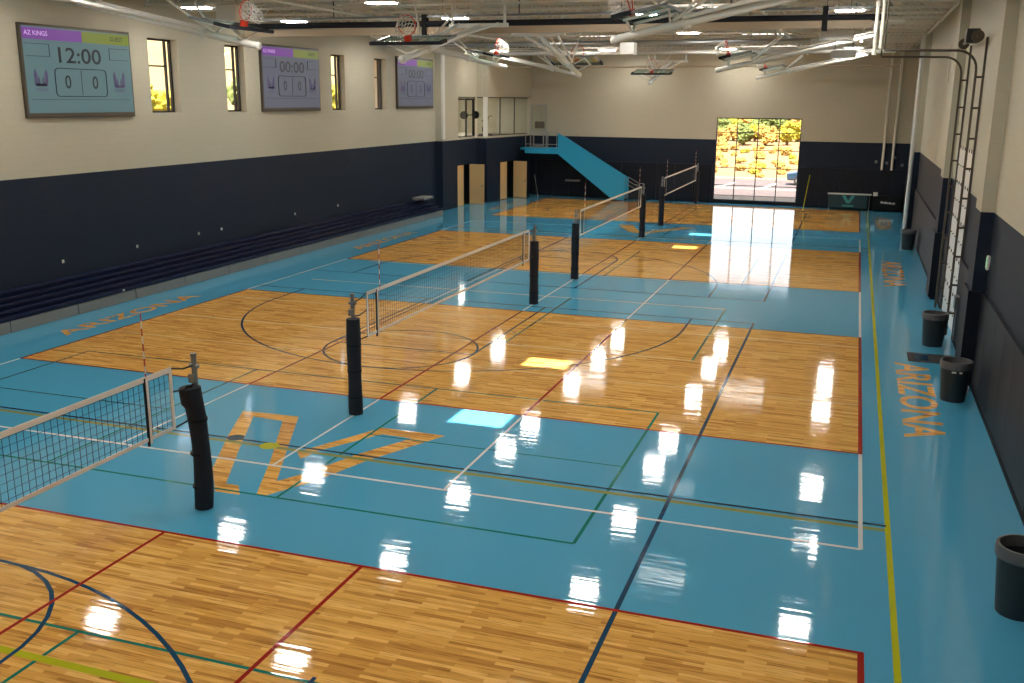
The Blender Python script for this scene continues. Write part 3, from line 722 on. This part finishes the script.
# ------------------------------------------------------------------ scoreboards
def scoreboard(y0, y1, z0, z1, clock, lab, scr, tone):
    S = empty('scoreboard', (XL+.0, y0, z0), label=lab, cat='scoreboard', group='scoreboards on the left wall')
    w, h = y1-y0, z1-z0
    m = MB('track'); m.box((0, 0, 0), (.10, w, h)); m.build('casing', S, bevel=.01)
    x = .105
    m = MB(scr); m.box((.10, .07, .13), (x, w-.05, h-.07)); m.build('screen', S)
    m = MB('purple'); m.box((x, .07, h-.40), (x+.003, w*.53, h-.10)); m.build('home_bar', S)
    m = MB('olive'); m.box((x, w*.53, h-.40), (x+.003, w-.05, h-.10)); m.build('guest_bar', S)
    def put(name, body, size, yc, zb, mk, wx=1.):
        v, f, ww = text_geo(body, size, .01); mm = MB(mk)
        mm.add([(x+.006, yc-ww*wx/2+p.x*wx, zb+p.y) for p in v], f); return mm.build(name, S)
    IK = 'ink' if tone == 0 else 'inkf'
    put('clock_figures', clock, .42, w*.50, h-.98, IK, 1.4)
    put('score_figure', '0', .36, w*.37, h*.32, IK); put('score_figure', '0', .36, w*.62, h*.32, IK)
    put('home_name', 'AZ KINGS', .12, w*.13, h-.30, 'inkl', 1.1); put('guest_name', 'GUEST', .12, w*.86, h-.30, 'ink', 1.1)
    m = MB('ink')                                   # rounded score frame
    a0, a1, c0, c1, r = w*.26, w*.73, h*.235, h*.54, .12; pts = []
    for (cyy, cz, s0) in ((a1-r, c1-r, 0), (a0+r, c1-r, 90), (a0+r, c0+r, 180), (a1-r, c0+r, 270)):
        for q in range(6): t = math.radians(s0+18*q); pts.append((x+.005, cyy+r*math.cos(t), cz+r*math.sin(t)))
    pts.append(pts[0])
    for p, q in zip(pts, pts[1:]): m.bar(p, q, .02, .02)
    m.box((x, w*.495-.006, c0+.04), (x+.006, w*.495+.006, c1-.04)); m.build('score_frame', S)
    m = MB('ink')
    for (u0, u1) in ((.03, .23), (.78, .965)):
        for (p, q) in (((u0*w, h*.66), (u1*w, h*.66)), ((u0*w, h*.79), (u1*w, h*.79)), ((u1*w if u0 < .5 else u0*w, h*.66), (u1*w if u0 < .5 else u0*w, h*.79))): m.bar((x+.004, *p), (x+.004, *q), .012, .012)
    m.bar((x+.004, w*.05, h*.2), (x+.004, w*.95, h*.2), .01, .01); m.build('period_boxes', S)
    for yc in (w*.14, w*.86):                       # small crest with two raised prongs over a word
        m = MB('inkp'); r0 = .25
        for s_ in (-1, 1):
            m.prism([(yc+s_*.22, h*.30+.12), (yc+s_*.12, h*.30+.10), (yc+s_*.13, h*.30+.42), (yc+s_*.19, h*.30+.55), (yc+s_*.24, h*.30+.42)], 0, x, x+.006)
            m.prism([(yc+s_*.11, h*.30+.12), (yc+s_*.04, h*.30+.10), (yc+s_*.05, h*.30+.30), (yc+s_*.08, h*.30+.36)], 0, x, x+.006)
        m.prism([(yc-.2, h*.30+.10), (yc+.2, h*.30+.10), (yc+.14, h*.30+.17), (yc-.14, h*.30+.17)], 0, x, x+.006)
        m.build('crest', S); put('crest_word', 'KINGS', .09, yc, h*.30-.03, 'inkp', 1.2)
scoreboard(4.3, 8.5, 5.2, 7.64, '12:00', 'large wall scoreboard reading 12:00, nearest the camera', 'screen', 0)
scoreboard(15.5, 19.7, 5.28, 7.7, '00:00', 'wall scoreboard reading 00:00 between the second and third windows', 'screen2', 1)
scoreboard(27.0, 31.25, 5.32, 7.74, '00:00', 'farthest wall scoreboard, beside the mezzanine', 'screen2', 1)

# ------------------------------------------------------------------ folded bleachers on the left
B = empty('bleacher', (-11.12, -19, 0), label='long folded navy bleacher bank along the left wall', cat='bleacher')
LB = 48.6
tiers = [(0., .0, .30), (.0, .34, .47), (-.2, .50, .62), (-.42, .66, .78), (-.64, .80, .92), (-.86, .94, 1.04)]
nseg = 21; sl = LB/nseg
for k in range(nseg):
    m = MB('skirt'); m.box((-.08, k*sl+.015, .01), (0, (k+1)*sl-.015, .29)); m.build('skirt_panel', B)
for i in range(5):
    x = -.01-.23*i; z = .30+.108*i
    m = MB('bench'); m.box((x-.30, .0, z), (x+.0, LB, z+.09)); m.box((x-.05, 0, z+.06), (x+.02, LB, z+.105)); m.build('seat_row', B, bevel=.012)
m = MB('black'); m.box((-1.26, 0, .0), (-.10, LB, .30)); m.box((-1.26, 0, .3), (-1.2, LB, .8)); m.build('understructure', B)
for i, (y, z) in enumerate(((5.1, 1.25), (8.2, 1.26), (11.3, 1.28), (12.6, 1.28), (17.5, 1.3), (21.0, 1.3))):
    m = MB('whitep'); m.box((XL, y-.035, z-.045), (XL+.02, y+.035, z+.045)); m.ball((XL+.025, y, z), .028)
    tag(m.build('wall_socket'), 'small white wall socket above the bleachers, %s from the camera end' % ['first', 'second', 'third', 'fourth', 'fifth', 'sixth'][i], 'socket', 'white sockets on the left wall')
m = MB('bench', 'whitep'); m.ball((-11.07, 5.9, .37), .035, 1); o = m.build('warning_knob'); tag(o, 'small white knob on the front edge of the folded bleachers', 'knob')
t = empty('side_table', (-11.75, 28.9, 0), label='small pale bench top at the far end of the bleachers', cat='bench')
t.location.z = 0
m = MB('skirt'); m.box((-.35, -.9, .92), (.3, .3, 1.04)); m.build('table_top', t, bevel=.01)
for x in (-.25, .25): m = MB('grey'); m.box((x-.02, -.1, .96), (x+.02, -.06, .98)); m.build('bracket', t)
B.location.z = 0

# ------------------------------------------------------------------ blue stair and landing
S = empty('staircase', (-11.4, 40.6, 0), label='teal steel staircase with solid side panels against the far wall', cat='staircase')
def sx(x): return x+11.4
m = MB('teal'); m.prism([(sx(-8.32), 3.88), (sx(-8.32), 2.66), (sx(-4.95), .12), (sx(-4.2), .02), (sx(-4.2), 1.42)], 1, 0, .06); m.build('side_panel', S)
m = MB('teal'); m.prism([(sx(-8.32), 3.7), (sx(-8.32), 2.66), (sx(-4.95), .12), (sx(-4.2), .02), (sx(-4.2), 1.3)], 1, 1.14, 1.2); m.build('side_panel', S)
m = MB('teal'); m.box((1.0, 0, 2.66), (sx(-8.3), .10, 2.98)); m.box((.7, .1, 2.86), (sx(-8.3), 1.3, 2.98)); m.build('landing', S)
for k in range(16):
    z = 2.86-(k+1)*.168; x = sx(-8.3)+k*.255
    m = MB('grey'); m.box((x, .06, z), (x+.3, 1.14, z+.04)); m.box((x, .06, z), (x+.01, 1.14, z+.17)); m.build('step', S)
m = MB('grey')
for y in (.03, 1.17):
    m.path([(sx(-4.22), y, 1.35), (sx(-3.6), y, 1.0), (sx(-3.3), y, .98), (sx(-3.3), y, .02)], .022); m.path([(sx(-4.22), y, 1.1), (sx(-3.6), y, .78), (sx(-3.3), y, .78)], .018)
m.build('handrail', S)
m = MB('duct')
for z in (3.2, 3.9): m.tube((1.05, .03, z), (sx(-8.35), .03, z), .02)
for x in (1.05, 2.45, sx(-8.4)): m.tube((x, .03, 2.98), (x, .03, 3.95), .022)
m.build('landing_rail', S)
G = empty('landing_gate', (-10.1, 40.66, 2.98), label='tall grey framed gate standing on the stair landing', cat='gate')
m = MB('duct')
for x in (0, 1.0): m.box((x, 0, 0), (x+.07, .07, 2.55))
for z in (0.02, .95, 2.48): m.box((0, 0, z), (1.07, .07, z+.07))
m.build('gate_frame', G)
m = MB('mglass'); m.box((.07, .03, 1.0), (1.0, .04, 2.48)); m.build('glass_panel', G)
m = MB('duct'); m.box((.2, 0, .12), (.26, .06, .95)); m.box((.82, 0, .12), (.88, .06, .95)); m.box((.2, 0, .12), (.88, .06, .18)); m.build('lower_frame', G)
m = MB('trunk'); m.box((.28, .10, 1.15), (.85, .2, 1.55)); m.build('notice_panel', G)
m = MB('teal'); m.tube((-9.7, 41.2, .0), (-10.1, 41.7, 1.3), .02); o = m.build('leaning_rod'); o.data.materials[0] = M['grey']; tag(o, 'thin grey rod leaning on the wall under the landing', 'rod')
m = MB('grey'); m.box((-8.2, 41.9, .95), (-7.3, 42.2, 1.05)); o = m.build('wall_bracket'); tag(o, 'pale strip on the dark padding under the stair', 'bracket')

# ------------------------------------------------------------------ things at the foot of the far right wall
T = empty('scorers_table', (7.25, 40.75, 0), label='table with white top and dark teal banner at the far right', cat='table')
m = MB('whitep'); m.box((0, 0, .84), (2.3, .6, .88)); m.build('table_top', T, bevel=.008)
m = MB('banner'); m.box((.05, -.01, .12), (2.1, .01, .84)); bn = m.build('banner', T)
m = MB('tealm'); m.prism([(.75, .80), (.95, .80), (1.1, .5), (1.25, .8), (1.45, .8), (1.18, .38), (1.02, .38)], 1, -.02, -.011); m.box((.8, -.02, .2), (1.4, -.011, .28)); m.build('logo', bn)
for x in (.1, 2.2):
    for y in (.08, .52): m = MB('grey'); m.tube((x, y, 0), (x, y, .84), .02); m.build('leg', T)
T = empty('equipment_case', (9.65, 40.6, 0), label='black wheeled equipment case with white lettering in the far right corner', cat='case')
m = MB('black'); m.box((0, 0, .08), (1.45, .7, .82)); m.build('body', T, bevel=.02)
m = MB('tape')
for k, (a, w) in enumerate(((.38, .10), (.5, .06), (.58, .11), (.71, .07), (.8, .1), (.92, .06), (1.0, .12))): m.box((a, -.012, .46-.008*k), (a+w, 0, .56-.008*k-.02*(k % 2)))
m.build('white_print', T)
for x in (.1, 1.35):
    for y in (.1, .6): m = MB('rubber'); m.tube((x-.02, y, .04), (x+.02, y, .04), .04); m.build('wheel', T)
m = MB('whitep'); m.box((9.62, 40.65, .83), (9.85, 40.85, 1.02)); o = m.build('paper_box', bevel=.01); tag(o, 'small white box on top of the black case in the far right corner', 'box')
m = MB('yellow', 'rubber'); m.tube((6.06, 39.0, .03), (6.28, 39.4, 1.95), .02); m.tube((6.06, 39.0, 0), (6.06, 39.0, .04), .12, 1, n=16); o = m.build('marker_pole'); tag(o, 'thin yellow pole standing on the far court by the glazed opening', 'pole')
for i, (x, z) in enumerate(((9.55, 2.55), (10.1, 2.5), (10.5, 2.8), (10.9, 2.4))):
    m = MB('grey'); m.box((x, 41.35, z), (x+.14, 41.42, z+.16)); o = m.build('wall_box'); tag(o, 'small pale box on the navy far wall near the right corner, %s from the left' % ['first', 'second', 'third', 'fourth'][i], 'box')

# trash cans
def trash(x, y, r, h, lab):
    c = empty('trash_can', (x, y, 0), label=lab, cat='trash can', group='grey trash cans along the right wall')
    m = MB('bin'); prof = [(.01, .02), (r*.78, 0), (r*.80, .03), (r*.98, h-.14), (r*.99, h-.12), (r*.93, h-.12), (r*.76, .06), (.01, .06)]; m.lathe(prof, n=32); m.build('body', c, smooth=True)
    m = MB('binrim'); m.lathe([(r*.97, h-.15), (r*1.04, h-.15), (r*1.06, h-.13), (r*1.06, h-.02), (r*1.03, h), (r*.93, h), (r*.9, h-.06), (r*.9, h-.13), (r*.97, h-.15)], n=32); m.build('rim', c, smooth=True)
    for s_ in (-1, 1): m = MB('binrim'); m.box((-.06, s_*r*1.02-.03, h-.14), (.06, s_*r*1.02+.03, h-.09)); m.build('handle', c, bevel=.01)
    return c
trash(10.72, -5.0, .29, .85, 'dark grey trash can at the right edge of the picture, nearest the camera')
c2 = trash(10.75, 3.95, .29, .82, 'dark grey trash can with two small pale tags, beside the floor mat')
m = MB('tape'); m.box((-.10, -.306, .62), (-.02, -.29, .65)); m.box((.04, -.306, .62), (.09, -.29, .65)); m.build('tag', c2)
trash(10.68, 8.75, .29, .82, 'dark grey trash can standing before the overhead door')
trash(10.82, 26.0, .29, .8, 'dark grey trash can farthest away by the right wall')
m = MB('rubber', 'navyl'); m.box((10.05, 6.9, .002), (11.05, 7.75, .012)); m.box((10.2, 7.05, .012), (10.5, 7.6, .014), 1); o = m.build('floor_mat'); tag(o, 'black rubber floor mat beside the trash can near the pier', 'mat')
m = MB('tape'); m.box((10.98, 4.55, 0), (11.1, 5.05, .12)); o = m.build('door_wedge'); tag(o, 'small pale block on the floor at the foot of the near pier', 'block')

# ------------------------------------------------------------------ outdoors
def hgt(x, y):
    h = 0.
    if y > 62: h += min(y-62, 55)*.012
    if y > 112: h += (y-112)*.05
    if x < -24: h += min((-24-x), 60)*.14
    if y > 66 or x < -22: h += noise.noise(Vector((x*.12, y*.12, 0)))*.35*min(1, max((y-66)/10, (-22-x)/6, 0))
    return h-.12
g = MB('sand'); NX, NY = 70, 80; X0, X1, Y0, Y1 = -120, 70, -60, 190
gx = [X0+(X1-X0)*i/NX for i in range(NX+1)]; gy = [Y0+(Y1-Y0)*j/NY for j in range(NY+1)]
vs = []
for yv in gy:
    for xv in gx:
        z = hgt(xv, yv)
        vs.append((xv, yv, z-.4 if (-20 < xv < 14 and yv < 43.5) else z))
g.add(vs, [(j*(NX+1)+i, j*(NX+1)+i+1, (j+1)*(NX+1)+i+1, (j+1)*(NX+1)+i) for j in range(NY) for i in range(NX)])
o = g.build('ground', smooth=True); tag(o, 'pale desert ground sloping up beyond the building', 'ground', kind='structure')
m = MB('asphalt', 'kerb', 'white2'); m.box((-60, 44.2, -.1), (60, 60.8, .0), 0); m.box((-60, 60.8, -.1), (60, 61.3, .12), 1); m.box((-60, 43.0, -.1), (60, 46.5, .02), 1); m.box((-60, 52.2, 0), (60, 52.9, .012), 1)
for k in range(-8, 9): x = 2.6+k*2.9; m.add([(x-.1, 53.0, .012), (x+.15, 53.0, .012), (x+.75, 57.6, .012), (x+.5, 57.6, .012)], [(0, 1, 2, 3)], 2)
o = m.build('road'); tag(o, 'parking lane with white bay lines outside the far opening', 'road', kind='structure')
def blob(mb, c, r, mi=0, seed=0, flat=.8):
    bm = bmesh.new(); bmesh.ops.create_icosphere(bm, subdivisions=3, radius=1.)
    vs = []
    for v in bm.verts:
        d = v.co.normalized(); k = 1+.55*noise.noise(d*2.6+Vector((seed*3.1, 0, 0)))+.35*noise.noise(d*7+Vector((0, seed*1.7, 0)))+.3*noise.noise(d*15+Vector((seed, 0, 0)))
        vs.append((c[0]+d.x*r*k, c[1]+d.y*r*k, c[2]+d.z*r*k*flat))
    fs = [tuple(v.index for v in f.verts) for f in bm.faces]; bm.free()
    mb.add(vs, fs, mi)
def shrub(x, y, r, k, i, lab):
    z = hgt(x, y); m = MB(k); s0 = random.random()*50
    for q in range(4): blob(m, (random.uniform(-.5, .5)*r, random.uniform(-.4, .4)*r, r*(.35+.25*random.random())), r*(.45+.25*random.random()), 0, s0+q)
    o = m.build('desert_shrub'); o.location = (x, y, z)
    return tag(o, lab, 'shrub', 'shrubs on the desert slope')
def tree(x, y, h, r, k, lab, grp):
    z = hgt(x, y); T = empty('desert_tree', (x, y, z), label=lab, cat='tree', group=grp)
    m = MB('trunk')
    for q in range(3): a = q*2.1+x; m.tube((0, 0, -.1), (math.cos(a)*r*.45, math.sin(a)*r*.45, h*.62), .14, n=6, r2=.05)
    m.build('trunk', T)
    m = MB(k); s0 = random.random()*50
    for q in range(7): a = q*.9+s0; rr = r*(.25+.5*random.random()); blob(m, (math.cos(a)*rr, math.sin(a)*rr, h*(.24+.5*random.random())), r*(.42+.2*random.random()), 0, s0+q, .85)
    m.build('crown', T)
# shrubs and trees seen through the far opening
SP = []
names = {'leafy': 'golden flowering', 'leafg': 'dusty green', 'leafd': 'dry straw coloured'}
for i in range(90):
    y = random.uniform(64, 108); x = 8.5+(-8.1+random.random()*5.6)*(y+16.8)/58.8
    k = random.choice(['leafd', 'leafd', 'leafy', 'leafd']); r_ = random.uniform(.3, .62)*(.4+y/110)
    if any((x-a)**2+(y-b)**2 < (1.9*(r_+c))**2 for a, b, c in SP): continue
    SP.append((x, y, r_)); shrub(x, y, r_, k, i, '%s low shrub on the sandy slope beyond the far opening' % names[k])
for r_i in range(7):
    y = 112+r_i*5.2; wd = (y+16.8)/58.8; n_t = 6
    for q in range(n_t):
        x = 8.5+(-8.5+(q+.5*(r_i % 2))*1.2)*wd; rr = random.uniform(.9, 1.15)*wd*.42
        if 1.5 < x < 7 and y < 113: continue
        k = random.choice(['leafy', 'leafg', 'leafg', 'leafd'])
        tree(x, y, rr*2.1+.5, rr, k, '%s tree on the rise beyond the far opening' % names[k], 'trees beyond the far opening')
hs = empty('pavilion', (3.9, 104, hgt(3.9, 104)), label='low tan building among the trees beyond the far opening', cat='building')
m = MB('stucco'); m.box((-1.2, 0, 0), (1.9, 4, 2.1)); m.build('wall', hs)
m = MB('kerb'); m.box((-1.6, -.4, 2.1), (2.3, 4.4, 2.4)); m.build('roof', hs)
m = MB('frame'); m.box((-.6, -.03, 1.0), (.1, 0, 1.7)); m.box((.8, -.03, 0), (1.4, 0, 1.8)); m.build('window', hs)
# parked car at the right of the opening
c = empty('parked_car', (6.25, 57.5, 0), label='dark blue parked car at the right side of the far opening', cat='car')
m = MB('car'); m.prism([(-2.2, .35), (2.2, .35), (2.25, .75), (1.5, .88), (.9, 1.38), (-.8, 1.42), (-1.6, .95), (-2.25, .85)], 1, -.85, .85); m.build('body', c, bevel=.08)
m = MB('black'); m.prism([(1.35, .9), (.85, 1.3), (-.75, 1.34), (-1.4, .95)], 1, -.86, .86); m.build('windows', c)
for x in (-1.4, 1.4):
    for y in (-.8, .8): m = MB('rubber', 'grey'); m.tube((x, y-.11, .33), (x, y+.11, .33), .33, n=20); m.tube((x, y-.12, .33), (x, y+.12, .33), .2, 1, n=16); m.build('wheel', c)
# golden trees and pale rock slope outside the left wall windows
for i in range(15):
    y = 14+i*5.6; x = -30-random.random()*7; h = 6.3+random.random()*1.0
    k = ['leafy', 'leafy', 'leafg', 'leafy'][i % 4]
    tree(x, y, h, 1.9, k, '%s tree outside the left wall windows' % names[k], 'trees outside the left windows')
m = MB('rock'); n = 60
pts = [(-62-6*noise.noise(Vector((i*.3, 2, 0))), -10+i*3.2, 15+5*noise.noise(Vector((i*.21, 0, 5)))) for i in range(n)]
vs = []
for (x, y, z) in pts: vs += [(x+22, y, 2.), (x+12, y, z*.45), (x, y, z), (x-12, y, z*.8), (x-30, y, 0)]
m.add(vs, [(i*5+j, i*5+j+1, (i+1)*5+j+1, (i+1)*5+j) for i in range(n-1) for j in range(4)])
o = m.build('rocky_hill', smooth=True); tag(o, 'pale rocky hill rising outside the left wall windows', 'hill', kind='structure')

# ------------------------------------------------------------------ daylight
w = bpy.data.worlds.new('sky'); SC.world = w; w.use_nodes = True; nt = w.node_tree; bg = nt.nodes['Background']
sky = nt.nodes.new('ShaderNodeTexSky'); sky.sky_type = 'NISHITA'; sky.sun_disc = False; sky.sun_elevation = math.radians(62); sky.sun_rotation = math.radians(190)
sky.dust_density = 3.; sky.air_density = 1.
hs_ = nt.nodes.new('ShaderNodeHueSaturation'); hs_.inputs['Saturation'].default_value = .35
nt.links.new(sky.outputs[0], hs_.inputs['Color']); nt.links.new(hs_.outputs[0], bg.inputs[0]); bg.inputs[1].default_value = .55
sl_ = bpy.data.lights.new('sun', 'SUN'); sl_.energy = 26.; sl_.angle = math.radians(.6); sl_.color = (1., .93, .8)
so = bpy.data.objects.new('sun', sl_); COL.objects.link(so); so.rotation_euler = SUNV.to_track_quat('-Z', 'Y').to_euler(); so.location = (0, -20, 40)

# ------------------------------------------------------------------ view
SC.view_settings.view_transform = 'Standard'; SC.view_settings.look = 'None'; SC.view_settings.gamma = 1.
SC.view_settings.exposure = .16; SC.view_settings.use_curve_mapping = False
SC.cycles.use_denoising = True; SC.cycles.max_bounces = 8; SC.cycles.diffuse_bounces = 4; SC.cycles.glossy_bounces = 4
SC.cycles.transparent_max_bounces = 12; SC.cycles.sample_clamp_indirect = 6.; SC.cycles.caustics_reflective = False; SC.cycles.caustics_refractive = False
